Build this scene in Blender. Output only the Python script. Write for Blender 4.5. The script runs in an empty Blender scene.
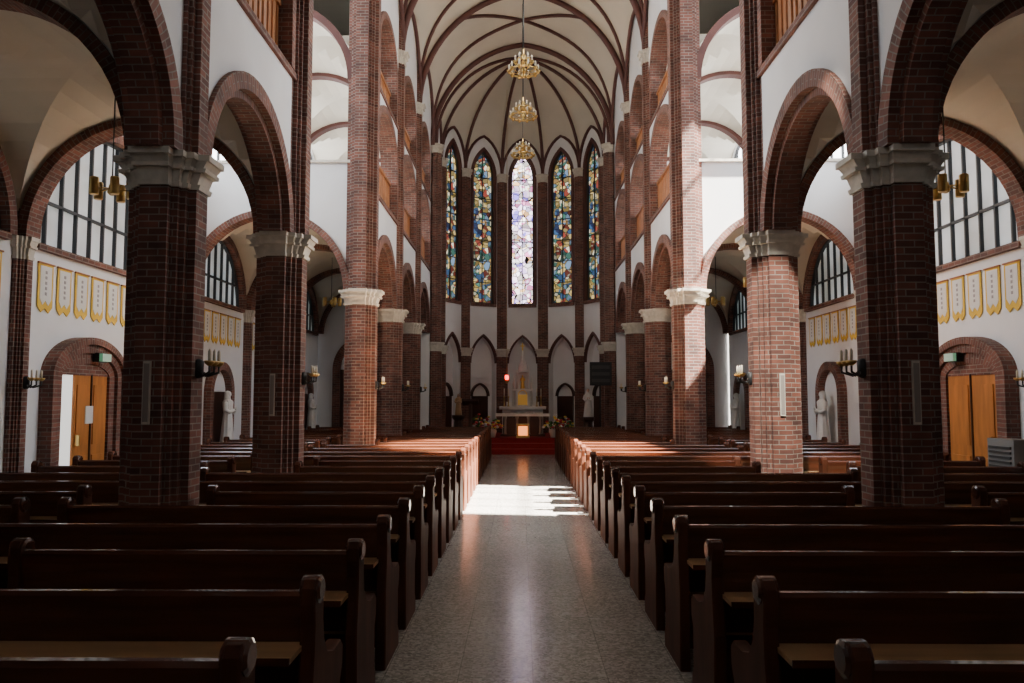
import bpy, bmesh, math, random
from math import sin, cos, pi, sqrt, acos, radians
from mathutils import Vector
random.seed(4)
D = bpy.data
# ------------------------------------------------------------------ materials
def newmat(name):
    m = D.materials.new(name); m.use_nodes = True
    nt = m.node_tree; b = nt.nodes['Principled BSDF']
    return m, nt, b
def N(nt, t, **kw):
    n = nt.nodes.new(t)
    for k, v in kw.items(): setattr(n, k, v)
    return n
def simple(name, col, rough=.6, metal=0, coat=0, noise=.0, nscale=5, bump=0, stretch=None):
    m, nt, b = newmat(name)
    b.inputs['Base Color'].default_value = (*col, 1)
    b.inputs['Roughness'].default_value = rough
    b.inputs['Metallic'].default_value = metal
    b.inputs['Coat Weight'].default_value = coat
    if noise or bump:
        g = N(nt, 'ShaderNodeNewGeometry')
        t = N(nt, 'ShaderNodeTexNoise'); t.inputs['Scale'].default_value = nscale
        t.inputs['Detail'].default_value = 5
        if stretch:
            mp = N(nt, 'ShaderNodeMapping'); mp.inputs['Scale'].default_value = stretch
            nt.links.new(g.outputs['Position'], mp.inputs['Vector']); nt.links.new(mp.outputs[0], t.inputs['Vector'])
        else: nt.links.new(g.outputs['Position'], t.inputs['Vector'])
        r = N(nt, 'ShaderNodeValToRGB')
        r.color_ramp.elements[0].position = .3; r.color_ramp.elements[1].position = .7
        r.color_ramp.elements[0].color = (*[c*(1-noise) for c in col], 1)
        r.color_ramp.elements[1].color = (*[min(1, c*(1+noise)) for c in col], 1)
        nt.links.new(t.outputs['Fac'], r.inputs['Fac'])
        nt.links.new(r.outputs['Color'], b.inputs['Base Color'])
        if bump:
            bp = N(nt, 'ShaderNodeBump'); bp.inputs['Strength'].default_value = bump
            bp.inputs['Distance'].default_value = .02
            nt.links.new(t.outputs['Fac'], bp.inputs['Height'])
            nt.links.new(bp.outputs['Normal'], b.inputs['Normal'])
    return m
def brick(name, uv, c1, c2, mort):
    m, nt, b = newmat(name); L = nt.links.new
    br = N(nt, 'ShaderNodeTexBrick')
    br.inputs['Color1'].default_value = (*c1, 1); br.inputs['Color2'].default_value = (*c2, 1)
    br.inputs['Mortar'].default_value = (*mort, 1)
    br.inputs['Scale'].default_value = 1; br.inputs['Brick Width'].default_value = .165
    br.inputs['Row Height'].default_value = .056; br.inputs['Mortar Size'].default_value = .0055
    br.inputs['Mortar Smooth'].default_value = .2
    if uv:
        u = N(nt, 'ShaderNodeUVMap'); L(u.outputs['UV'], br.inputs['Vector'])
    else:
        g = N(nt, 'ShaderNodeNewGeometry')
        sp = N(nt, 'ShaderNodeSeparateXYZ'); L(g.outputs['Position'], sp.inputs[0])
        sn = N(nt, 'ShaderNodeSeparateXYZ'); L(g.outputs['True Normal'], sn.inputs[0])
        ab = N(nt, 'ShaderNodeMath', operation='ABSOLUTE'); L(sn.outputs['X'], ab.inputs[0])
        gt = N(nt, 'ShaderNodeMath', operation='GREATER_THAN'); L(ab.outputs[0], gt.inputs[0]); gt.inputs[1].default_value = .75
        mx = N(nt, 'ShaderNodeMix'); mx.data_type = 'FLOAT'
        L(gt.outputs[0], mx.inputs[0]); L(sp.outputs['X'], mx.inputs[2]); L(sp.outputs['Y'], mx.inputs[3])
        cb = N(nt, 'ShaderNodeCombineXYZ'); L(mx.outputs[0], cb.inputs[0]); L(sp.outputs['Z'], cb.inputs[1])
        L(cb.outputs[0], br.inputs['Vector'])
    b.inputs['Roughness'].default_value = .75
    no = N(nt, 'ShaderNodeTexNoise'); no.inputs['Scale'].default_value = 3.5; no.inputs['Detail'].default_value = 6
    g2 = N(nt, 'ShaderNodeNewGeometry'); L(g2.outputs['Position'], no.inputs['Vector'])
    mm = N(nt, 'ShaderNodeMix'); mm.data_type = 'RGBA'; mm.blend_type = 'MULTIPLY'; mm.inputs[0].default_value = .85
    rr = N(nt, 'ShaderNodeValToRGB'); rr.color_ramp.elements[0].position = .32; rr.color_ramp.elements[0].color = (.5, .5, .5, 1)
    rr.color_ramp.elements[1].position = .62
    L(no.outputs['Fac'], rr.inputs['Fac']); L(br.outputs['Color'], mm.inputs[6]); L(rr.outputs['Color'], mm.inputs[7])
    L(mm.outputs[2], b.inputs['Base Color'])
    bp = N(nt, 'ShaderNodeBump'); bp.inputs['Strength'].default_value = .5; bp.inputs['Distance'].default_value = .01; bp.invert = True
    L(br.outputs['Fac'], bp.inputs['Height']); L(bp.outputs['Normal'], b.inputs['Normal'])
    return m
def emis(name, col, s, base=(.5, .5, .5)):
    m, nt, b = newmat(name)
    b.inputs['Base Color'].default_value = (*base, 1)
    b.inputs['Emission Color'].default_value = (*col, 1)
    b.inputs['Emission Strength'].default_value = s
    return m
def stained(name, cols, strength, scale=5.5):
    m, nt, b = newmat(name); L = nt.links.new
    u = N(nt, 'ShaderNodeUVMap')
    ns = N(nt, 'ShaderNodeTexNoise'); ns.inputs['Scale'].default_value = 1.6; L(u.outputs[0], ns.inputs['Vector'])
    mp = N(nt, 'ShaderNodeMixRGB'); mp.inputs[0].default_value = .18
    L(u.outputs[0], mp.inputs[1]); L(ns.outputs['Color'], mp.inputs[2])
    v = N(nt, 'ShaderNodeTexVoronoi'); v.inputs['Scale'].default_value = scale; L(mp.outputs[0], v.inputs['Vector'])
    e = N(nt, 'ShaderNodeTexVoronoi', feature='DISTANCE_TO_EDGE'); e.inputs['Scale'].default_value = scale; L(mp.outputs[0], e.inputs['Vector'])
    s = N(nt, 'ShaderNodeSeparateColor'); L(v.outputs['Color'], s.inputs[0])
    big = N(nt, 'ShaderNodeTexNoise'); big.inputs['Scale'].default_value = 2.2; L(u.outputs[0], big.inputs['Vector'])
    a = N(nt, 'ShaderNodeMath', operation='MULTIPLY_ADD'); L(s.outputs[0], a.inputs[0]); a.inputs[1].default_value = .75
    bb = N(nt, 'ShaderNodeMath', operation='MULTIPLY_ADD'); L(big.outputs['Fac'], bb.inputs[0]); bb.inputs[1].default_value = .8; bb.inputs[2].default_value = -.28
    L(bb.outputs[0], a.inputs[2])
    r = N(nt, 'ShaderNodeValToRGB'); r.color_ramp.interpolation = 'CONSTANT'
    cr = r.color_ramp
    for i, c in enumerate(cols):
        p = i/len(cols)
        if i < 2: el = cr.elements[i]; el.position = p
        else: el = cr.elements.new(p)
        el.color = (*c, 1)
    L(a.outputs[0], r.inputs['Fac'])
    gt = N(nt, 'ShaderNodeMath', operation='GREATER_THAN'); L(e.outputs['Distance'], gt.inputs[0]); gt.inputs[1].default_value = .05
    mu = N(nt, 'ShaderNodeMath', operation='MULTIPLY'); L(gt.outputs[0], mu.inputs[0]); mu.inputs[1].default_value = strength
    var = N(nt, 'ShaderNodeMath', operation='MULTIPLY_ADD'); L(s.outputs[1], var.inputs[0]); var.inputs[1].default_value = 1.1; var.inputs[2].default_value = .25
    m2 = N(nt, 'ShaderNodeMath', operation='MULTIPLY'); L(mu.outputs[0], m2.inputs[0]); L(var.outputs[0], m2.inputs[1])
    b.inputs['Base Color'].default_value = (.02, .02, .02, 1)
    L(r.outputs[0], b.inputs['Emission Color']); L(m2.outputs[0], b.inputs['Emission Strength'])
    return m

BR = brick('brick', False, (.245, .088, .058), (.115, .045, .034), (.28, .23, .19))
BRA = brick('brick_voussoir', True, (.26, .094, .062), (.13, .05, .037), (.25, .205, .17))
WHITE = simple('white_plaster', (.80, .80, .80), .8, noise=.04, nscale=1.5)
CREAM = simple('cream_vault_plaster', (.67, .62, .52), .85, noise=.05, nscale=1.2)
RIB = simple('red_rib', (.10, .034, .027), .6, noise=.2, nscale=4)
STONE = simple('capital_stone', (.62, .58, .50), .7, noise=.12, nscale=12, bump=.2)
WOOD = simple('pew_dark_wood', (.075, .022, .011), .27, coat=.35, noise=.3, nscale=6, stretch=(.25, 1, 3))
WOOD.node_tree.nodes['Principled BSDF'].inputs['Specular IOR Level'].default_value = .35
WOODE = simple('pew_end_wood', (.085, .028, .014), .55, coat=0, noise=.35, nscale=6, stretch=(1, 1, .3))
WOODE.node_tree.nodes['Principled BSDF'].inputs['Specular IOR Level'].default_value = .12
SEAT = simple('pew_light_wood', (.50, .30, .15), .35, coat=.3, noise=.15, nscale=7, stretch=(.2, 2, 1))
RAIL = simple('railing_wood', (.36, .14, .05), .4, noise=.25, nscale=6)
DOORW = simple('door_orange_wood', (.48, .18, .045), .4, noise=.25, nscale=5, stretch=(1, 2, .3))
BRASS = simple('brass', (.55, .38, .14), .3, metal=1)
IRON = simple('black_iron', (.02, .02, .02), .5)
FRAME = simple('dark_window_frame', (.03, .032, .035), .5)
CANDLE = simple('candle_ivory', (.8, .74, .6), .5)
MARBLE = simple('white_marble', (.78, .76, .72), .35, noise=.06, nscale=6)
GOLD = simple('gold', (.9, .6, .15), .3, metal=1)
CARPET = simple('red_carpet', (.26, .012, .012), .95, noise=.2, nscale=30)
DARKW = simple('dark_wood_furniture', (.05, .02, .012), .4, noise=.2)
YEL = simple('banner_yellow', (.75, .48, .06), .8)
CLOTH = simple('banner_white_cloth', (.72, .71, .68), .9)
PLAQ = simple('plaque_grey', (.30, .27, .24), .6)
INK = simple('ink_grey', (.35, .33, .32), .9)
LEAF = simple('leaf_green', (.05, .14, .03), .7, noise=.3, nscale=20)
REDF = simple('red_flower', (.6, .04, .06), .7)
YELF = simple('yellow_flower', (.8, .6, .1), .7)
SKIN = simple('painted_skin', (.6, .42, .32), .6)
GREYM = simple('appliance_grey', (.22, .22, .21), .4)
SLOT = simple('appliance_slot', (.05, .05, .05), .5)
BLACKB = simple('black_board', (.015, .017, .02), .4)
DAY = emis('daylight_glass', (.72, .84, .86), .40)
_nt = DAY.node_tree; _g = N(_nt, 'ShaderNodeNewGeometry'); _t = N(_nt, 'ShaderNodeTexNoise'); _t.inputs['Scale'].default_value = .9; _t.inputs['Detail'].default_value = 3
_r = N(_nt, 'ShaderNodeValToRGB'); _r.color_ramp.elements[0].position = .4; _r.color_ramp.elements[0].color = (.26, .33, .32, 1); _r.color_ramp.elements[1].position = .62; _r.color_ramp.elements[1].color = (.80, .90, .94, 1)
_nt.links.new(_g.outputs['Position'], _t.inputs['Vector']); _nt.links.new(_t.outputs['Fac'], _r.inputs['Fac']); _nt.links.new(_r.outputs[0], _nt.nodes['Principled BSDF'].inputs['Emission Color'])
DAYH = emis('gallery_daylight_glass', (.95, .97, 1), 10)
FLAME = emis('candle_glow', (1, .25, .04), 2.5)
REDL = emis('red_lamp_glass', (1, .03, .02), 8)
EXIT = emis('exit_sign_green', (.1, .6, .3), .3)
cols = [(.02, .03, .08), (.05, .12, .25), (.40, .28, .08), (.75, .55, .22), (.32, .06, .04), (.85, .78, .58), (.06, .18, .14), (.18, .28, .42), (.55, .32, .12)]
GL1 = stained('stained_glass', cols, 1.25, 7)
cols2 = [(.20, .15, .55), (.70, .50, .90), (.95, .75, .88), (1, .93, .85), (.95, .55, .25), (.98, .93, .95), (.65, .22, .40), (.85, .75, 1), (1, .80, .50)]
GL2 = stained('stained_glass_bright', cols2, 4.5, 6.5)

TERR, nt, b = newmat('polished_terrazzo'); L = nt.links.new
g = N(nt, 'ShaderNodeNewGeometry')
v = N(nt, 'ShaderNodeTexVoronoi'); v.inputs['Scale'].default_value = 60; L(g.outputs['Position'], v.inputs['Vector'])
s = N(nt, 'ShaderNodeSeparateColor'); L(v.outputs['Color'], s.inputs[0])
r = N(nt, 'ShaderNodeValToRGB'); r.color_ramp.elements[0].color = (.24, .225, .20, 1); r.color_ramp.elements[1].color = (.54, .51, .46, 1)
L(s.outputs[0], r.inputs['Fac'])
bt = N(nt, 'ShaderNodeTexBrick'); bt.offset = 0
for k, vv in (('Scale', 1), ('Brick Width', .43), ('Row Height', .43), ('Mortar Size', .003), ('Mortar Smooth', 0)): bt.inputs[k].default_value = vv
bt.inputs['Color1'].default_value = (1, 1, 1, 1); bt.inputs['Color2'].default_value = (.88, .88, .88, 1); bt.inputs['Mortar'].default_value = (.55, .55, .55, 1)
L(g.outputs['Position'], bt.inputs['Vector'])
mm = N(nt, 'ShaderNodeMixRGB'); mm.blend_type = 'MULTIPLY'; mm.inputs[0].default_value = 1
L(r.outputs[0], mm.inputs[1]); L(bt.outputs['Color'], mm.inputs[2]); L(mm.outputs[0], b.inputs['Base Color'])
b.inputs['Roughness'].default_value = .20; b.inputs['Coat Weight'].default_value = .15; b.inputs['Coat Roughness'].default_value = .08

# ------------------------------------------------------------------ mesh builder
class MB:
    def __init__(s, T=None): s.v = []; s.f = []; s.m = []; s.uv = []; s.sm = []; s.mats = []; s.T = T
    def mi(s, mat):
        if mat not in s.mats: s.mats.append(mat)
        return s.mats.index(mat)
    def P(s, p):
        if s.T: p = s.T(*p)
        s.v.append(tuple(p)); return len(s.v)-1
    def F(s, idx, mat, uv=None, sm=False):
        s.f.append(tuple(idx)); s.m.append(s.mi(mat)); s.uv.append(uv); s.sm.append(sm)
    def box(s, x0, x1, y0, y1, z0, z1, mat):
        i = [s.P(p) for p in ((x0,y0,z0),(x1,y0,z0),(x1,y1,z0),(x0,y1,z0),(x0,y0,z1),(x1,y0,z1),(x1,y1,z1),(x0,y1,z1))]
        for q in ((0,3,2,1),(4,5,6,7),(0,1,5,4),(1,2,6,5),(2,3,7,6),(3,0,4,7)): s.F([i[k] for k in q], mat)
    def loft(s, secs, mat, cap=True, sm=False, closed=True):
        rows = [[s.P(p) for p in sec] for sec in secs]; n = len(rows[0])
        for a, b2 in zip(rows, rows[1:]):
            for k in range(n if closed else n-1):
                s.F((a[k], a[(k+1) % n], b2[(k+1) % n], b2[k]), mat, sm=sm)
        if cap and closed: s.F(rows[0][::-1], mat); s.F(rows[-1], mat)
    def lathe(s, c, prof, mat, seg=14, sx=1, sy=1, fold=0, nf=9, sm=True):
        s.loft([[(c[0]+r*sx*(1+fold*sin(nf*2*pi*k/seg))*cos(2*pi*k/seg), c[1]+r*sy*(1+fold*sin(nf*2*pi*k/seg))*sin(2*pi*k/seg), c[2]+z) for k in range(seg)] for r, z in prof], mat, sm=sm)
    def tube(s, pts, r, mat, seg=6, sm=True, ry=None):
        pts = [Vector(p) for p in pts]; secs = []
        rs = r if isinstance(r, (list, tuple)) else [r]*len(pts)
        prev = None
        for i, p in enumerate(pts):
            t = (pts[min(i+1, len(pts)-1)]-pts[max(i-1, 0)]).normalized()
            ref = Vector((0, 0, 1)) if abs(t.z) < .95 else Vector((0, 1, 0))
            if prev is None: a = t.cross(ref).normalized()
            else:
                a = (prev - t*prev.dot(t)).normalized()
            prev = a; b2 = t.cross(a)
            secs.append([tuple(p+a*cos(2*pi*k/seg)*rs[i]+b2*sin(2*pi*k/seg)*rs[i]) for k in range(seg)])
        s.loft(secs, mat, sm=sm)
    def torus(s, c, R, r, mat, seg=28, ms=6):
        rows = []
        for i in range(seg):
            a = 2*pi*i/seg
            rows.append([s.P((c[0]+(R+r*cos(2*pi*j/ms))*cos(a), c[1]+(R+r*cos(2*pi*j/ms))*sin(a), c[2]+r*sin(2*pi*j/ms))) for j in range(ms)])
        for i in range(seg):
            A = rows[i]; B = rows[(i+1) % seg]
            for j in range(ms): s.F((A[j], A[(j+1) % ms], B[(j+1) % ms], B[j]), mat, sm=True)
    def obj(s, name, loc=(0, 0, 0), recalc=True):
        me = D.meshes.new(name); me.from_pydata(s.v, [], s.f)
        for m in s.mats: me.materials.append(m)
        me.polygons.foreach_set('material_index', s.m)
        me.polygons.foreach_set('use_smooth', s.sm)
        if any(u for u in s.uv):
            ul = me.uv_layers.new(name='UVMap'); k = 0
            for u, f in zip(s.uv, s.f):
                for j in range(len(f)):
                    if u: ul.data[k].uv = u[j]
                    k += 1
        if recalc:
            bm = bmesh.new(); bm.from_mesh(me); bmesh.ops.recalc_face_normals(bm, faces=bm.faces); bm.to_mesh(me); bm.free()
        o = D.objects.new(name, me); bpy.context.scene.collection.objects.link(o); o.location = loc
        return o
def linked(o, name, loc, sx=1, rz=0):
    n = D.objects.new(name, o.data); bpy.context.scene.collection.objects.link(n); n.location = loc; n.scale = (sx, 1, 1); n.rotation_euler[2] = rz
    return n

def az(s, a, h):
    R = (a*a+h*h)/(2*a); q = R*R-(abs(s)+R-a)**2
    return sqrt(max(0, q))
def archpts(c, sp, a, h, t=0, n=14):
    if h < a-1e-6:
        left = [(c-(a+t)*cos(pi/2*i/n), sp+(h+t)*sin(pi/2*i/n)) for i in range(n+1)]
    else:
        R = (a*a+h*h)/(2*a); off = R-a; Rt = R+t; ph = acos(max(-1, min(1, off/Rt)))
        left = [(c+off-Rt*cos(ph*i/n), sp+Rt*sin(ph*i/n)) for i in range(n+1)]
    right = [(2*c-x, z) for x, z in left[::-1]][1:]
    return left+right
def azz(s, a, h): return h*sqrt(max(0, 1-(s/a)**2)) if h < a-1e-6 else az(s, a, h)
def archwall(mb, c, sp, a, h, t0, t1, ztop, mat, n=14, s_ext=None, z_side=None):
    pts = archpts(c, sp, a, h, 0, n)
    rows = [[mb.P((s, t0, z)), mb.P((s, t0, ztop)), mb.P((s, t1, ztop)), mb.P((s, t1, z))] for s, z in pts]
    for A, B in zip(rows, rows[1:]):
        for k in range(4): mb.F((A[k], A[(k+1) % 4], B[(k+1) % 4], B[k]), mat)
    mb.F(rows[0], mat); mb.F(rows[-1][::-1], mat)
    if s_ext:
        zs = sp if z_side is None else z_side
        if s_ext[0] < c-a-.001: mb.box(s_ext[0], c-a, t0, t1, zs, ztop, mat)
        if s_ext[1] > c+a+.001: mb.box(c+a, s_ext[1], t0, t1, zs, ztop, mat)
def ring(mb, c, sp, a, h, th, t0, t1, mat, n=14, zbot=None):
    n = 14
    pi_ = archpts(c, sp, a, h, 0, n); po = archpts(c, sp, a, h, th, n)
    if zbot is not None and zbot < sp-.001:
        pi_ = [(c-a, zbot)]+pi_+[(c+a, zbot)]; po = [(c-a-th, zbot)]+po+[(c+a+th, zbot)]
    al = 0; rows = []; als = []
    for i, (p, q) in enumerate(zip(pi_, po)):
        if i: al += sqrt((p[0]-pi_[i-1][0])**2+(p[1]-pi_[i-1][1])**2)
        als.append(al)
        rows.append([mb.P((p[0], t0, p[1])), mb.P((q[0], t0, q[1])), mb.P((q[0], t1, q[1])), mb.P((p[0], t1, p[1]))])
    d = t1-t0; us = [.01, .01+th, th+d, 2*th+d, 2*th+2*d]
    for i in range(len(rows)-1):
        A, B = rows[i], rows[i+1]
        for k in range(4):
            mb.F((A[k], A[(k+1) % 4], B[(k+1) % 4], B[k]), mat, uv=((us[k], als[i]), (us[k+1], als[i]), (us[k+1], als[i+1]), (us[k], als[i+1])))
    mb.F(rows[0], mat); mb.F(rows[-1][::-1], mat)
def TY(sg): return lambda s, t, z: (sg*t, s, z)
def TX(sg): return lambda s, t, z: (sg*s, t, z)

def window(name, T, c, a, h, zs, sp, t, nv, hz, glass, frame=FRAME, bar=.035, n=14):
    mb = MB(T)
    pts = archpts(c, sp, a, h, 0, n)
    for (s0, z0), (s1, z1) in zip(pts, pts[1:]):
        idx = [mb.P(p) for p in ((s0, t, zs), (s1, t, zs), (s1, t, z1), (s0, t, z0))]
        mb.F(idx, glass, uv=((s0, zs), (s1, zs), (s1, z1), (s0, z0)))
    w = bar/2
    for i in range(1, nv):
        s = c-a+2*a*i/nv
        mb.box(s-w, s+w, t-.05, t+.03, zs, sp+azz(s-c, a, h), frame)
    for z in hz:
        aa = a if z <= sp else a*sqrt(max(.05, 1-((z-sp)/h)**2))
        mb.box(c-aa, c+aa, t-.05, t+.03, z-w, z+w, frame)
    ring(mb, c, sp, a-.05, h-.05, .06, t-.07, t+.04, frame, n, zbot=zs)
    mb.box(c-a, c+a, t-.07, t+.04, zs-.03, zs+.04, frame)
    return mb.obj(name)

# ------------------------------------------------------------------ layout
PY = [-3.0, .2, 3.4, 6.58, 9.78, 14.73, 18.0, 21.25, 24.5]
CX = 3.02; WX = 6.3; SP = 3.6; ZS = 9.6; VH = 3.2; VW = 2.85; WT = 12.4
TR = (9.78, 14.73)
bays = list(zip(PY, PY[1:]))

mb = MB(); mb.box(-7, 7, -3.3, 29.5, -.2, 0, TERR); mb.obj('floor')

sec0 = [(.28, .115), (.215, .115), (.215, .17), (.17, .17), (.17, .215), (.115, .215), (.115, .28)]
def section():
    q = sec0; out = []
    out += q
    out += [(-x, y) for x, y in q[::-1]]
    out += [(-x, -y) for x, y in q]
    out += [(x, -y) for x, y in q[::-1]]
    return out
SEC = section()
def lsec(cx, cy, z, k): return [(cx+x*k, cy+y*k, z) for x, y in SEC]
def octo(cx, cy, z, r): return [(cx+r*cos(pi/8+k*pi/4), cy+r*sin(pi/8+k*pi/4), z) for k in range(8)]
def capital(mb, cx, cy, z, r=.28):
    for z0, z1, r0, r1 in ((0, .04, 1.08, 1.12), (.04, .14, 1.02, 1.14), (.14, .17, 1.28, 1.30), (.17, .23, 1.2, 1.34), (.23, .28, 1.42, 1.42)):
        mb.loft([lsec(cx, cy, z+z0-.28, r0*r/.28), lsec(cx, cy, z+z1-.28, r1*r/.28)], STONE)
for i, y in enumerate(PY[1:-1]):
    for sg in (-1, 1):
        mb = MB(); cx = sg*CX
        mb.loft([octo(cx, y, 0, .38), octo(cx, y, .18, .38), octo(cx, y, .24, .33)], STONE)
        mb.loft([lsec(cx, y, .2, 1), lsec(cx, y, SP-.26, 1)], BR)
        capital(mb, cx, y, SP)
        k = 1.0 if abs(y-14.73) < .1 else (.9 if abs(y-9.78) < .1 else .8)
        xo = cx - sg*(.0 if k == 1 else .05)
        mb.loft([lsec(xo, y, SP, k), lsec(xo, y, ZS-.2, k)], BR)
        capital(mb, xo, y, ZS-.02, r=.28*k)
        mb.loft([lsec(xo, y, ZS-.05, k*.9), lsec(xo, y, WT, k*.9)], BR)
        if y in (6.58, 9.78):
            mb.box(cx-.03, cx+.03, y-.30, y-.28, 1.4, 1.9, STONE)
            mb.box(cx-.022, cx+.022, y-.305, y-.298, 1.42, 1.88, PLAQ)
        mb.obj('brick_column')

for sg, side in ((-1, 'left'), (1, 'right')):
    mb = MB(TY(sg)); rb = MB(TY(sg))
    for a, b2 in bays:
        c = (a+b2)/2; half = (b2-a)/2
        if (a, b2) == TR:
            archwall(mb, c, ZS, half-.3, 1.9, 2.87, 3.17, WT, WHITE, s_ext=(a, b2))
            ring(rb, c, ZS, half-.42, 1.78, .3, 2.8, 3.24, BRA)
            continue
        r = half-.38; h = r-.06
        archwall(mb, c, SP, r+.04, h+.04, 2.87, 3.17, 5.6, WHITE, s_ext=(a, b2))
        ring(rb, c, SP, r, h, .17, 2.82, 3.22, BRA)
        ring(rb, c, SP, r-.08, h-.08, .1, 2.91, 3.13, BRA)
        rb.box(a, b2, 2.83, 3.2, 5.52, 5.6, BR)
        ow = half-.42
        archwall(mb, c, 6.75, ow, .75, 2.87, 3.17, 7.75, WHITE, s_ext=(a, b2), z_side=5.6)
        ring(rb, c, 6.75, ow-.02, .73, .14, 2.82, 3.2, BRA, zbot=5.6)
        rb.box(a, b2, 2.84, 3.19, 7.72, 7.79, BR)
        archwall(mb, c, 8.7, ow-.15, .8, 2.87, 3.17, WT, WHITE, s_ext=(a, b2), z_side=7.75)
        ring(rb, c, 8.7, ow-.17, .78, .14, 2.82, 3.2, BRA, zbot=7.75)
        rl = MB(TY(sg))
        for zz0, zt, w in ((5.6, 6.4, ow-.03), (7.79, 8.4, ow-.18)):
            rl.box(c-w, c+w, 2.96, 3.06, zt-.06, zt, RAIL); rl.box(c-w, c+w, 2.97, 3.05, zz0, zz0+.08, RAIL)
            k = int(2*w/.16)
            for i in range(k+1):
                s = c-w+2*w*i/k
                ww = .035 if i % 5 == 0 else .05
                rl.box(s-ww, s+ww, 2.99, 3.03, zz0+.06, zt-.05+(.1 if i % 5 == 0 else 0), RAIL)
        rl.obj('gallery_railing')
    mb.obj('wall_nave_'+side); rb.obj('brick_arcade_arches')

wi = 0
for sg, side in ((-1, 'left'), (1, 'right')):
    tb = MB(TX(sg)); tw = MB(TX(sg))
    for y in PY[1:]:
        top = 6.0 if y in TR else 5.55
        c = 4.74; r = 1.42
        archwall(tw, c, SP, r+.03, r+.03, y-.09, y+.09, top, WHITE, s_ext=(3.1, WX))
        ring(tb, c, SP, r-.02, r-.02, .12, y-.14, y+.14, BRA)
        if y > 9:
            ring(tb, c, 7.6, r, r, .13, y-.12, y+.12, RIB)
        if y in TR: tb.box(3.2, WX, y-.13, y+.13, 6.0, 6.05, STONE)
    tw.obj('wall_transverse_'+side); tb.obj('brick_transverse_arches')
    cm = MB(TX(sg))
    def groin(x0, x1, y0, y1, z, h, nn=20):
        idx = []
        for i in range(nn+1):
            row = []
            for j in range(nn+1):
                u = -cos(pi*i/nn); v2 = -cos(pi*j/nn)
                zz = z+h*max(sqrt(max(0, 1-u*u)), sqrt(max(0, 1-v2*v2)))
                row.append(cm.P((x0+(x1-x0)*(u+1)/2, y0+(y1-y0)*(v2+1)/2, zz)))
            idx.append(row)
        for i in range(nn):
            for j in range(nn): cm.F((idx[i][j], idx[i+1][j], idx[i+1][j+1], idx[i][j+1]), CREAM)
    for a, b2 in bays:
        if (a, b2) == TR:
            groin(3.15, WX, a+.12, b2-.12, 10.4, 1.6)
        else:
            groin(3.15, WX, a+.08, b2-.08, SP, 1.5)
            cm.box(3.17, WX, a, b2, 5.42, 5.55, CREAM)
            groin(3.15, WX, a+.1, b2-.1, 7.6, 1.5)
    cm.box(3.17, WX+.3, -3.3, 24.8, WT-.2, WT, CREAM)
    cm.obj('ceiling_side_aisle_'+side)
    ow = MB(TY(sg)); ob = MB(TY(sg))
    for a, b2 in bays:
        c = (a+b2)/2; half = (b2-a)/2
        r = half-.28
        ow.box(a, b2, WX, WX+.3, 0, SP, WHITE)
        wi += 1
        if (a, b2) == TR:
            h = 1.95
            archwall(ow, c, SP, r, h, WX, WX+.3, 5.9, WHITE, s_ext=(a, b2))
            ring(ob, c, SP, r-.02, h-.02, .14, WX-.07, WX+.1, BRA)
            ob.box(c-r, c+r, WX-.08, WX+.05, SP-.08, SP, BR)
            window('window_%d' % wi, TY(sg), c, r, h, SP, SP, WX+.12, 12, [SP+.62], DAY)
            archwall(ow, c, 9.6, half-.4, 2.06, WX, WX+.3, WT, WHITE, s_ext=(a, b2), z_side=5.9)
            ring(ob, c, 9.6, half-.42, 2.04, .18, WX-.08, WX+.1, BRA, zbot=5.95)
            fr = MB(TY(sg)); hw = half-.4
            for i in range(0, 6):
                s = c-hw+2*hw*i/5
                fr.box(s-.02, s+.02, WX+.12, WX+.16, 5.9, 9.6+azz(s-c, hw, 2.06), FRAME)
            for z in (5.93, 7.8, 9.6): fr.box(c-hw, c+hw, WX+.12, WX+.16, z-.02, z+.02, FRAME)
            wi += 1; fr.obj('window_%d' % wi)
        else:
            archwall(ow, c, SP, r, r, WX, WX+.3, 5.6, WHITE, s_ext=(a, b2))
            ring(ob, c, SP, r-.02, r-.02, .14, WX-.07, WX+.1, BRA)
            ob.box(c-r, c+r, WX-.08, WX+.05, SP-.08, SP, BR)
            window('window_%d' % wi, TY(sg), c, r, r, SP, SP, WX+.12, 8, [SP+.5], DAY)
            wi += 1
            archwall(ow, c, 8.0, half-.5, 1.1, WX, WX+.3, WT, WHITE, s_ext=(a, b2), z_side=6.2)
            ow.box(a, b2, WX, WX+.3, 5.5, 6.2, WHITE)
            window('window_%d' % wi, TY(sg), c, half-.5, 1.1, 6.2, 8.0, WX+.12, 4, [6.8, 7.4, 8.0], DAYH if a > 9 else DAY)
    ow.obj('wall_'+side); ob.obj('brick_window_surrounds')
    for y in PY[1:-1]:
        pb = MB()
        cx = sg*WX
        pb.loft([lsec(cx, y, 0, .5), lsec(cx, y, SP-.2, .5)], BR); capital(pb, cx, y, SP, r=.14)
        pb.loft([lsec(cx, y, SP, .42), lsec(cx, y, 5.2 if y not in TR else 10.2, .42)], BR)
        pb.obj('brick_pilaster')
    eb = MB(TX(sg))
    eb.box(2.87, WX+.3, 24.55, 24.8, 0, WT, WHITE)
    eb.box(3.9, 5.6, 24.48, 24.55, 0, 2.5, DARKW); ring(eb, 4.75, 2.5, .85, .85, .22, 24.4, 24.56, BRA, zbot=0)
    eb.obj('wall_aisle_end_'+side)

mb = MB(); mb.box(-6.6, 6.6, -3.3, -3.0, 0, 13.2, WHITE); mb.obj('wall_back')

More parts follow.
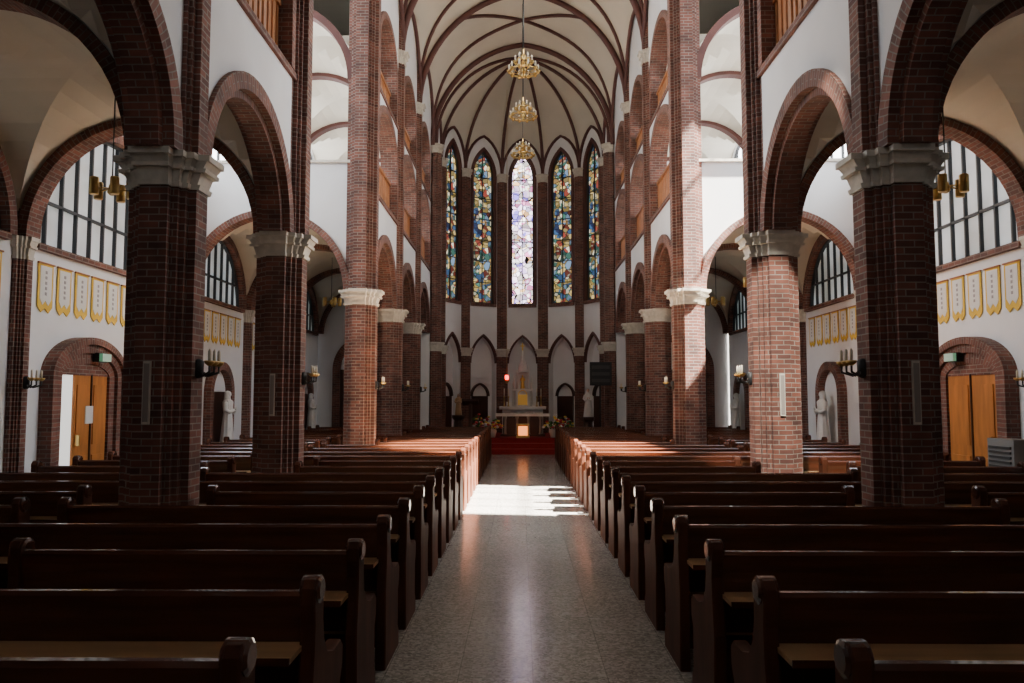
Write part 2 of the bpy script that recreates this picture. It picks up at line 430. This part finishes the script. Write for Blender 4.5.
# ------------------------------------------------------------------ nave vault
def F_(v): return az(VW*(1-v), VW, VH)/VH
def A_(u, am): return am*sqrt(max(0, 1-u*u))
vb = MB(); rb = MB()
def zz(u, v, am): A = A_(u, am); return ZS+A+(VH-A)*F_(v)
vs = [1-cos(pi/2*i/16) for i in range(17)]
for a, b2 in bays:
    m = (a+b2)/2; hf = (b2-a)/2; am = 1.7
    us = [-cos(pi*i/16) for i in range(17)]
    for sg in (-1, 1):
        idx = [[vb.P((sg*VW*(1-v), m+u*hf, zz(u, v, am))) for v in vs] for u in us]
        for i in range(16):
            for j in range(16): vb.F((idx[i][j], idx[i+1][j], idx[i+1][j+1], idx[i][j+1]), CREAM, sm=True)
        for e in (-1, 1):
            rb.tube([(sg*VW*(1-v), m+e*hf*(1-v), zz(1-v, v, am)-.05) for v in vs], .048, RIB)
        rb.tube([(sg*(VW-.02)*(1-v), b2, ZS+VH*F_(v)-.06) for v in vs], .085, RIB)
        rb.tube([(sg*(VW-.06), m+u*hf, zz(u, 0, am)) for u in us], .05, RIB)
AY = 25.5; RV = 2.85
angs = [-90, -60, -30, 0, 30, 60, 90]
def vert(deg, z=0, r=RV): t = radians(deg); return (r*sin(t), AY+r*cos(t), z)
for aa in angs:
    p0 = Vector(vert(aa-15)); p1 = Vector(vert(aa+15)); cr = Vector((0, AY, 0)); am = 1.35
    us = [-cos(pi*i/14) for i in range(15)]; idx = []
    for u in us:
        base = p0.lerp(p1, (u+1)/2); row = []
        for v in vs:
            q = base.lerp(cr, v); A = am*az(u, 1, 1.3)/1.3
            row.append(vb.P((q.x, q.y, ZS+A+(VH-A)*F_(v))))
        idx.append(row)
    for i in range(14):
        for j in range(16): vb.F((idx[i][j], idx[i+1][j], idx[i+1][j+1], idx[i][j+1]), CREAM, sm=True)
    rb.tube([(p0.lerp(p1, (u+1)/2)*.985+cr*.015)+Vector((0, 0, ZS+am*az(u, 1, 1.3)/1.3-.03)) for u in us], .05, RIB)
for dg in (-105, -75, -45, -15, 15, 45, 75, 105):
    p = Vector(vert(dg)); cr = Vector((0, AY, 0))
    rb.tube([tuple(p.lerp(cr, v)+Vector((0, 0, ZS+VH*F_(v)-.05))) for v in vs], .055, RIB)
for sg in (-1, 1):
    p = Vector(vert(105*sg)); cr = Vector((0, AY, 0)); idx = []
    for v in vs:
        q = p.lerp(cr, v); z = ZS+VH*F_(v)
        idx.append((vb.P((sg*VW*(1-v), 24.5, z)), vb.P((q.x, q.y, z))))
    for A, B in zip(idx, idx[1:]): vb.F((A[0], A[1], B[1], B[0]), CREAM, sm=True)
rb.lathe((0, AY, ZS+VH-.18), [(.02, 0), (.22, .02), (.26, .1), (.2, .16)], RIB)
vb.obj('ceiling', recalc=False); rb.obj('vault_ribs')

wn = 0
wb = MB(); bb = MB()
for aa in angs:
    t = radians(aa); ca, sa = cos(t), sin(t); rm = RV*cos(radians(15)); hw = RV*sin(radians(15))
    T = (lambda ca, sa: (lambda s, d, z: ((rm+d)*sa+s*ca, AY+(rm+d)*ca-s*sa, z)))(ca, sa)
    wb.T = T; bb.T = T
    archwall(wb, 0, 2.85, .5, .95, 0, .3, 4.94, WHITE, s_ext=(-hw, hw), z_side=0)
    wb.box(-hw, hw, .3, .4, 0, 4.94, WHITE)
    ring(bb, 0, 2.85, .48, .93, .07, -.05, .06, RIB)
    if abs(aa) < 80:
        archwall(wb, 0, 9.5, .41, .9, 0, .3, 11.6, WHITE, s_ext=(-hw, hw), z_side=4.94)
        ring(bb, 0, 9.5, .40, .89, .11, -.04, .1, RIB, zbot=4.94)
        bb.box(-.5, .5, -.06, .1, 4.84, 4.95, BR)
        wn += 1
        window('window_apse_%d' % wn, T, 0, .41, .9, 4.95, 9.5, .12, 2, [5.7, 6.45, 7.2, 7.95, 8.7, 9.45], GL2 if aa == 0 else GL1, bar=.022)
        if abs(aa) >= 30:
            bb.box(-.3, .3, .2, .3, .3, 1.7, DARKW); ring(bb, 0, 1.7, .3, .4, .06, .18, .3, DARKW)
    else:
        wb.box(-hw, hw, 0, .3, 4.94, 11.6, WHITE)
wb.obj('wall_apse'); bb.obj('apse_brick_trim')
for dg in (-105, -75, -45, -15, 15, 45, 75, 105):
    cx, cy, _ = vert(dg, r=RV-.02); ab = MB()
    k = .75
    ab.loft([lsec(cx, cy, 0, k), lsec(cx, cy, 3.1, k)], BR); capital(ab, cx, cy, 3.35, r=.21)
    ab.loft([lsec(cx, cy, 3.35, .66), lsec(cx, cy, ZS-.2, .66)], BR); capital(ab, cx, cy, ZS, r=.18)
    ab.obj('brick_apse_shaft')
mb = MB()
for sg in (-1, 1): mb.T = TX(sg); mb.box(2.87, 3.3, 24.5, 24.9, 0, WT, WHITE)
mb.obj('wall_apse_return')

# ------------------------------------------------------------------ pews
def pew(L):
    mb = MB()
    prof = [(-.06, 0), (.46, 0), (.46, .09), (.42, .13), (.42, .36), (.46, .42), (.465, .50), (.42, .535), (.28, .53), (.17, .56), (.11, .63), (.085, .72), (.085, .80), (.085, .85), (.065, .885), (.02, .90), (-.02, .89), (-.045, .86), (-.05, .80), (-.04, .72), (-.05, .6), (-.075, .45), (-.06, .2)]
    for x0 in (0, L-.06):
        cyx = sum(p[0] for p in prof)/len(prof); czx = .45
        def sc(k): return [(cyx+(y-cyx)*k, czx+(z-czx)*k if z > .01 else 0) for y, z in prof]
        mb.loft([[(x0, y, z) for y, z in sc(.975)], [(x0+.008, y, z) for y, z in prof], [(x0+.052, y, z) for y, z in prof], [(x0+.06, y, z) for y, z in sc(.975)]], WOODE)
        mb.loft([[(x, .02+r*cos(2*pi*k/14)*1.1, .845+r*sin(2*pi*k/14)) for k in range(14)] for x, r in ((x0-.012, .04), (x0-.004, .055), (x0+.064, .055), (x0+.072, .04))], WOOD, sm=False)
    a, b2 = .05, L-.05
    back = [(-.035, .83), (-.02, .845), (.01, .845), (.02, .83), (.022, .78), (.005, .77), (.055, .46), (.03, .44), (-.012, .74), (-.025, .78)]
    mb.loft([[(x, y, z) for y, z in back] for x in (a, b2)], WOOD)
    mb.box(a, b2, .05, .445, .405, .435, SEAT)
    mb.box(a, b2, .43, .45, .36, .44, WOOD)
    mb.box(a, b2, .05, .07, .10, .42, WOOD)
    mb.box(a, b2, -.21, .02, .625, .645, SEAT); mb.box(a, b2, -.222, -.21, .622, .648, WOOD)
    n = max(2, int(L/1.0)+1)
    for i in range(1, n):
        x = a+(b2-a)*i/n
        mb.loft([[(x+d, -.18, .625), (x+d, .03, .625), (x+d, .05, .45)] for d in (-.015, .015)], WOOD)
        mb.box(x-.02, x+.02, .08, .43, 0, .405, WOOD)
    mb.box(a, b2, -.34, -.20, .17, .20, WOOD); mb.box(a, b2, -.335, -.205, .20, .235, DARKW)
    for i in range(n+1):
        x = a+.05+(b2-a-.1)*i/n
        mb.box(x-.02, x+.02, -.32, -.06, .10, .17, WOOD); mb.box(x-.02, x+.02, -.32, -.28, 0, .12, WOOD)
    return mb
cache = {}
def put_pew(L, x, y):
    L = round(L, 3)
    if L not in cache:
        o = pew(L).obj('church_pew', (x, y, 0)); cache[L] = o
    else: linked(cache[L], 'church_pew', (x, y, 0))
y = 2.38-.84*2
while y < 22.5:
    hit = any(y-.34 < p+.36 and y+.47 > p-.36 for p in PY)
    xo = 2.62 if hit else 3.35
    put_pew(xo-.87, -xo, y); put_pew(xo-.87, .87, y)
    if y > 2:
        xi = 3.62; xe = 5.6
        put_pew(round(xe-xi, 3), -xe, y); put_pew(round(xe-xi, 3), xi, y)
    y += .84

# ------------------------------------------------------------------ sanctuary
mb = MB()
mb.box(-2.75, 2.75, 23.3, 28.3, 0, .14, TERR); mb.box(-2.75, 2.75, 23.7, 28.3, .14, .28, TERR); mb.box(-2.75, 2.75, 24.1, 28.3, .28, .42, TERR)
mb.obj('sanctuary_steps')
mb = MB()
for z, y0 in ((.0, 23.28), (.14, 23.68), (.28, 24.08)):
    mb.box(-2.4, 2.4, y0-.005, y0+.02, z, z+.145, CARPET); mb.box(-2.4, 2.4, y0, y0+.42, z+.14, z+.15, CARPET)
mb.box(-2.5, 2.5, 24.1, 28, .42, .43, CARPET)
mb.obj('red_carpet')
mb = MB(); A0 = 25.4
mb.box(-.85, .85, A0-.32, A0+.32, 1.06, 1.14, MARBLE); mb.box(-.7, .7, A0-.24, A0+.24, .43, .5, DARKW)
mb.box(-.62, .62, A0-.2, A0+.2, .5, 1.06, DARKW)
for x in (-.55, -.18, .18, .55): mb.lathe((x, A0-.23, .5), [(.06, 0), (.04, .06), (.035, .45), (.06, .56)], PLAQ)
mb.obj('altar_table')
mb = MB()
mb.box(-.2, .2, 24.25, 24.5, .43, .5, BRASS)
for x in (-.17, .17):
    for y in (24.28, 24.47): mb.box(x-.012, x+.012, y-.012, y+.012, .5, .82, BRASS)
mb.box(-.14, .14, 24.31, 24.44, .5, .78, FLAME); mb.box(-.2, .2, 24.25, 24.5, .82, .85, BRASS)
mb.obj('candle_lantern')
mb = MB(); H0 = 27.2
mb.box(-.68, .68, H0-.3, H0+.35, .43, 1.25, MARBLE); mb.box(-.78, .78, H0-.38, H0+.35, 1.25, 1.35, MARBLE)
for i in range(5):
    x = -.5+.25*i; mb.box(x-.09, x+.09, H0-.33, H0-.3, .55, 1.15, STONE)
mb.box(-.55, .55, H0+.05, H0+.35, 1.35, 1.5, MARBLE)
mb.box(-.2, .2, H0-.1, H0+.3, 1.35, 1.85, MARBLE); mb.box(-.13, .13, H0-.12, H0-.09, 1.4, 1.75, GOLD); ring(mb, 0, 1.72, .13, .16, .03, H0-.13, H0-.09, GOLD, zbot=1.38)
for x in (-.3, .3):
    mb.lathe((x, H0, 1.25), [(.05, 0), (.045, .8), (.06, .82), (.05, .9), (.0, 1.2)], MARBLE, 8)
mb.box(-.34, .34, H0-.12, H0+.3, 1.87, 1.93, MARBLE)
for x in (-.2, .2): mb.lathe((x, H0-.02, 1.93), [(.035, 0), (.03, .55), (.045, .57), (.035, .6), (0, .85)], MARBLE, 8)
ring(mb, 0, 2.4, .15, .22, .05, H0-.08, H0+.1, MARBLE)
mb.box(-.2, .2, H0+.15, H0+.2, 1.93, 2.6, MARBLE)
mb.lathe((0, H0+.02, 2.5), [(.22, 0), (.15, .12), (.16, .14), (.07, .45), (.08, .47), (0, .8)], MARBLE, 8)
mb.box(-.02, .02, H0, H0+.04, 3.25, 3.5, GOLD); mb.box(-.07, .07, H0, H0+.04, 3.38, 3.42, GOLD)
for x in (-.62, -.48, .48, .62):
    mb.lathe((x, H0-.15, 1.35), [(.05, 0), (.02, .04), (.018, .3), (.04, .32), (.02, .34)], BRASS, 8)
    mb.lathe((x, H0-.15, 1.69), [(.017, 0), (.017, .25), (.002, .27)], CANDLE, 8)
mb.obj('high_altar')
def statue(name, x, y, z, h, robe, skin, ped=True, rz=0):
    k = h/1.7; mb = MB(lambda a, b_, c: (x+(a*cos(rz)-b_*sin(rz))*k, y+(a*sin(rz)+b_*cos(rz))*k, z+c*k))
    mb.lathe((0, 0, 0), [(.27, 0), (.28, .05), (.24, .4), (.2, .8), (.17, 1.0), (.2, 1.2), (.215, 1.36), (.15, 1.43), (.07, 1.46)], robe, 36, 1, .75, fold=.06, nf=9)
    mb.lathe((0, -.01, 1.44), [(.055, 0), (.05, .05), (.075, .09), (.095, .15), (.098, .2), (.08, .25), (.02, .28)], skin, 14, .88, 1)
    mb.lathe((0, .02, 1.40), [(.13, 0), (.115, .12), (.112, .22), (.09, .3), (.02, .33)], robe, 14, .95, .9)
    mb.lathe((0, -.105, 1.60), [(.004, -.03), (.018, -.02), (.006, .03)], skin, 6)
    for sg in (-1, 1):
        mb.tube([(sg*.19, 0, 1.35), (sg*.26, -.02, 1.1), (sg*.2, -.14, 1.02), (sg*.07, -.24, 1.1)], [.07, .075, .065, .045], robe, 8)
        mb.tube([(sg*.07, -.24, 1.1), (sg*.025, -.27, 1.2)], [.03, .018], skin, 6)
    if ped:
        mb.T = None
        mb.lathe((x, y, .42), [(.22, 0), (.22, .1), (.15, .16), (.13, z-.58), (.2, z-.5), (.2, z-.42)], DARKW, 8, sm=False)
    mb.obj(name)
statue('statue_of_mary', 2.0, 24.6, 1.05, .85, MARBLE, SKIN)
statue('statue_of_joseph', -2.0, 24.9, 1.1, .65, SEAT, SKIN)
statue('saint_figure', 0, H0, 1.95, .45, GOLD, GOLD, ped=False)
mb = MB(); mb.tube([(-.52, 26.3, 2.5), (-.52, 26.3, 12)], .006, BRASS); mb.lathe((-.52, 26.3, 2.2), [(.02, -.1), (.09, 0), (.05, .03)], BRASS); mb.lathe((-.52, 26.3, 2.23), [(.05, 0), (.065, .07), (.05, .15)], REDL)
for q in (-.07, .07): mb.tube([(-.52+q, 26.3, 2.23), (-.52, 26.3, 2.52)], .005, BRASS)
mb.obj('sanctuary_lamp')
def flowers(x, y, z):
    mb = MB(); mb.lathe((x, y, z), [(.1, 0), (.15, .2), (.12, .3)], MARBLE)
    for i in range(60):
        a = random.random()*2*pi; r = .32*sqrt(random.random()); h = .28+.38*random.random()*(1.2-r/.32)
        px, py, pz = x+r*cos(a), y+r*sin(a), z+h
        if i % 3 == 0: mb.loft([[(x, y, z+.3), (x+.01, y, z+.3), (x, y+.01, z+.3)], [(px, py, pz), (px+.05, py, pz-.04), (px, py+.05, pz)]], LEAF)
        mb.lathe((px, py, pz), [(.01, 0), (.055, .03), (.03, .06)], [LEAF, REDF, YELF, CLOTH][i % 4], 6)
    mb.obj('flower_arrangement')
flowers(-.95, 24.6, .42); flowers(.95, 24.6, .42); flowers(-1.4, 25.2, .42); flowers(1.3, 25.3, .42)
mb = MB(); mb.box(-1.75, -1.45, 24.3, 24.6, .42, .48, DARKW); mb.box(-1.65, -1.55, 24.4, 24.5, .48, 1.45, DARKW)
mb.loft([[(-1.85, 24.25, 1.55), (-1.35, 24.25, 1.55), (-1.35, 24.65, 1.40), (-1.85, 24.65, 1.40)], [(-1.85, 24.25, 1.6), (-1.35, 24.25, 1.6), (-1.35, 24.65, 1.45), (-1.85, 24.65, 1.45)]], DARKW); mb.obj('lectern')
mb = MB(); mb.box(2.0, 2.65, 23.9, 23.96, 2.0, 2.7, BLACKB)
for z in (2.1, 2.3, 2.5): mb.box(2.06, 2.59, 23.885, 23.9, z, z+.1, SLOT)
for q in (2.0, 2.62): mb.box(q, q+.03, 23.88, 23.9, 2.0, 2.7, IRON)
mb.tube([(2.3, 23.93, 2.0), (2.3, 23.93, .3)], .025, IRON); mb.lathe((2.3, 23.93, .28), [(.18, 0), (.18, .02), (.03, .05)], IRON); mb.obj('hymn_board')

# ------------------------------------------------------------------ chandeliers
def chandelier(x, y, z, zt):
    mb = MB()
    mb.torus((x, y, z-.1), .30, .018, BRASS); mb.torus((x, y, z+.1), .17, .014, BRASS)
    mb.lathe((x, y, z-.22), [(.01, 0), (.05, .03), (.03, .08), (.07, .14), (.03, .22), (.025, .4), (.06, .44), (.02, .5), (.012, .6)], BRASS)
    for R, zz_, n in ((.30, -.1, 10), (.17, .1, 6)):
        for i in range(n):
            a = 2*pi*i/n; px, py = x+R*cos(a), y+R*sin(a)
            mb.tube([(x+.03*cos(a), y+.03*sin(a), z+zz_+.03), (x+R*.5*cos(a), y+R*.5*sin(a), z+zz_-.05), (px, py, z+zz_)], .008, BRASS, 5)
            mb.lathe((px, py, z+zz_), [(.012, -.05), (.045, 0), (.05, .03), (.02, .03)], BRASS, 8)
            mb.lathe((px, py, z+zz_+.03), [(.018, 0), (.018, .1), (.004, .13)], CANDLE, 6)
    mb.tube([(x, y, z+.35), (x, y, zt)], .01, IRON, 5)
    mb.obj('chandelier')
    l = D.lights.new('vault_fill_light', 'POINT'); l.energy = 38; l.color = (1, .93, .84); l.shadow_soft_size = .3  # added point light above the unlit chandelier, brightens the vault
    o = D.objects.new('vault_fill_light', l); o.location = (x, y, z+.85); bpy.context.scene.collection.objects.link(o)
for y in (16.1, 18.75, 21.8): chandelier(0, y, 8.45, 12.7)
def pendant(x, y, z):
    mb = MB()
    mb.tube([(x, y, z), (x, y, 5.12)], .008, IRON, 5)
    mb.lathe((x, y, z-.1), [(.02, 0), (.05, .03), (.03, .12)], BRASS)
    for i in range(5):
        a = 2*pi*i/5+.3; px, py = x+.2*cos(a), y+.2*sin(a)
        mb.tube([(x, y, z-.02), (px, py, z-.04)], .01, BRASS, 5)
        mb.lathe((px, py, z-.13), [(.045, 0), (.05, .01), (.05, .19), (.045, .2)], BRASS, 12)
    mb.obj('pendant_lamp')
for sg in (-1, 1):
    for y in (8.95, 16.3, 19.6): pendant(sg*4.74, y, 4.02)
def sconce(x, y, z, sg):
    mb = MB(); mb.lathe((x, y, z-.08), [(.02, 0), (.045, .02), (.045, .14), (.02, .16)], IRON, 8)
    for e in (-1, 0, 1):
        ex, ey = x-sg*.13, y+e*.1
        mb.tube([(x, y, z), (x-sg*.06, y+e*.05, z-.06), (ex, ey, z-.03), (ex, ey, z+.02)], .01, IRON, 5)
        mb.lathe((ex, ey, z+.02), [(.015, 0), (.04, .02), (.045, .04), (.02, .04)], BRASS, 8)
        mb.lathe((ex, ey, z+.06), [(.014, 0), (.014, .08), (.003, .1)], CANDLE, 6)
    mb.obj('wall_sconce')
for y in PY[3:8]:
    for sg in (-1, 1): sconce(sg*(CX-.29), y, 1.85, sg)
for sg in (-1, 1): sconce(sg*(WX-.15), 9.78, 1.8, sg)
for sg in (-1, 1):
    for a, b2 in bays[3:7]:
        n = int((b2-a-.35)/.43); st = (a+b2)/2-.43*(n-1)/2
        for i in range(n):
            c = st+.43*i; mb = MB(TY(sg)); t = WX-.02
            def poly(w, z0, z1, tt, mat):
                p = [(c-w, z1), (c-w, z0+.08), (c-w*.5, z0), (c, z0+.06), (c+w*.5, z0), (c+w, z0+.08), (c+w, z1)]
                mb.loft([[(s, q, z) for s, z in p] for q in (tt, tt+.008)], mat)
            poly(.165, 2.72, 3.36, t, YEL); poly(.125, 2.82, 3.33, t-.006, CLOTH)
            for q in range(5): mb.box(c-.02, c+.02, t-.009, t-.005, 2.95+.07*q, 2.99+.07*q, INK)
            mb.box(c-.18, c+.18, t-.015, t+.01, 3.355, 3.375, RAIL)
            mb.obj('church_banner')
DAYDOOR = emis('open_doorway_daylight', (1, .97, .9), 1.0)
def door(sg, c, open_, n):
    mb = MB(TY(sg)); w = .6
    ring(mb, c, 1.9, w+.02, .2, .15, WX-.08, WX, BRA, zbot=0)
    ring(mb, c, 1.9, w+.17, .35, .12, WX-.13, WX, BRA, zbot=0)
    ring(mb, c, 1.9, w+.29, .47, .1, WX-.18, WX, BRA, zbot=0)
    s0 = c-w+(.32 if open_ else 0)
    mb.box(s0, c+w, WX-.05, WX-.005, 0, 1.95, DOORW)
    ps = [(s0, (s0+c+w)/2), ((s0+c+w)/2, c+w)]
    for p0, p1 in ps:
        for z0, z1 in ((.15, .8), (.95, 1.8)):
            mb.box(p0+.07, p1-.07, WX-.065, WX-.045, z0, z1, DOORW)
    mb.box((ps[0][1])-.012, ps[0][1]+.012, WX-.07, WX-.045, 0, 1.95, DARKW)
    mb.box(s0+.05, s0+.08, WX-.12, WX-.06, .95, 1.1, BRASS)
    if open_: mb.box(c-w, s0, WX-.03, WX-.005, 0, 1.95, DAYDOOR)
    if open_: mb.box(c+.0, c+.2, WX-.075, WX-.064, 1.25, 1.5, CLOTH)
    mb.box(c-w, c+w, WX-.06, WX-.003, 1.93, 2.12, BR)
    mb.obj('door_%d' % n)
    eb = MB(TY(sg)); eb.box(c+.1, c+.34, WX-.24, WX-.19, 2.14, 2.25, EXIT); eb.box(c+.09, c+.35, WX-.19, WX-.1, 2.13, 2.26, IRON); eb.obj('exit_sign')
door(-1, 11.3, True, 1); door(1, 11.3, False, 2)
for sg in (-1, 1):
    for y in (16.36, 19.62, 22.9):
        mb = MB(TY(sg))
        ring(mb, y, 1.7, .5, .5, .16, WX-.14, WX, BRA, zbot=0)
        mb.box(y-.5, y+.5, WX-.03, WX-.002, 0, 1.75, DARKW if sg < 0 else MARBLE)
        mb.box(y-.5, y+.5, WX-.4, WX, .0, .7, BR)
        mb.obj('brick_niche')
        statue('niche_statue', sg*(WX-.24), y, .7, 1.05, MARBLE, MARBLE, ped=False, rz=-sg*pi/2)
mb = MB(); mb.box(5.95, 6.25, 9.9, 10.45, 0, 1.1, GREYM)
for i in range(9): mb.box(5.93, 5.95, 9.95, 10.4, .5+.06*i, .53+.06*i, SLOT)
mb.obj('heater_unit')

# ------------------------------------------------------------------ lights
def area(name, loc, rot, sx, sy, e, col=(1, 1, 1)):
    l = D.lights.new(name, 'AREA'); l.shape = 'RECTANGLE'; l.size = sx; l.size_y = sy; l.energy = e; l.color = col
    o = D.objects.new(name, l); o.location = loc; o.rotation_euler = rot; bpy.context.scene.collection.objects.link(o)
area('sky_light_left', (-6.9, 12.25, 8.6), (0, radians(-75), 0), 4.6, 3.9, 640, (.93, .96, 1))
area('sky_light_right', (6.9, 12.25, 8.6), (0, radians(75), 0), 4.6, 3.9, 640, (.93, .96, 1))
area('west_fill_light', (0, -2.9, 8.5), (radians(88), 0, 0), 3, 3, 55, (.95, .97, 1))  # added fill light inside the solid back wall, no window there
l = D.lights.new('sun', 'SUN'); l.energy = 170; l.angle = radians(1.2); l.color = (1, .94, .84)
o = D.objects.new('sun', l); bpy.context.scene.collection.objects.link(o)
o.rotation_euler = Vector((-.62, .10, -.75)).to_track_quat('-Z', 'Y').to_euler()
l = D.lights.new('column_fill_spot', 'SPOT'); l.energy = 12000; l.spot_size = radians(13); l.spot_blend = .35; l.color = (1, .93, .82); l.shadow_soft_size = .05  # added spot without a fixture, imitates sunlight on the right-hand column
o = D.objects.new('column_fill_spot', l); bpy.context.scene.collection.objects.link(o); o.location = (.6, 3.2, 9.0)
o.rotation_euler = (Vector((3.05, 9.5, 1.9))-Vector((.6, 3.2, 9.0))).to_track_quat('-Z', 'Y').to_euler()
w = D.worlds.new('World'); bpy.context.scene.world = w; w.use_nodes = True
w.node_tree.nodes['Background'].inputs[0].default_value = (.75, .87, 1, 1)
w.node_tree.nodes['Background'].inputs[1].default_value = 3.0

# ------------------------------------------------------------------ camera
cd = D.cameras.new('cam'); cd.lens = 36*800/1024; cd.sensor_width = 36; cd.clip_start = .05; cd.clip_end = 200
co = D.objects.new('camera', cd); bpy.context.scene.collection.objects.link(co)
co.location = (-.07, 0, 1.6); co.rotation_euler = (radians(90+4.11), 0, radians(.61))
bpy.context.scene.camera = co
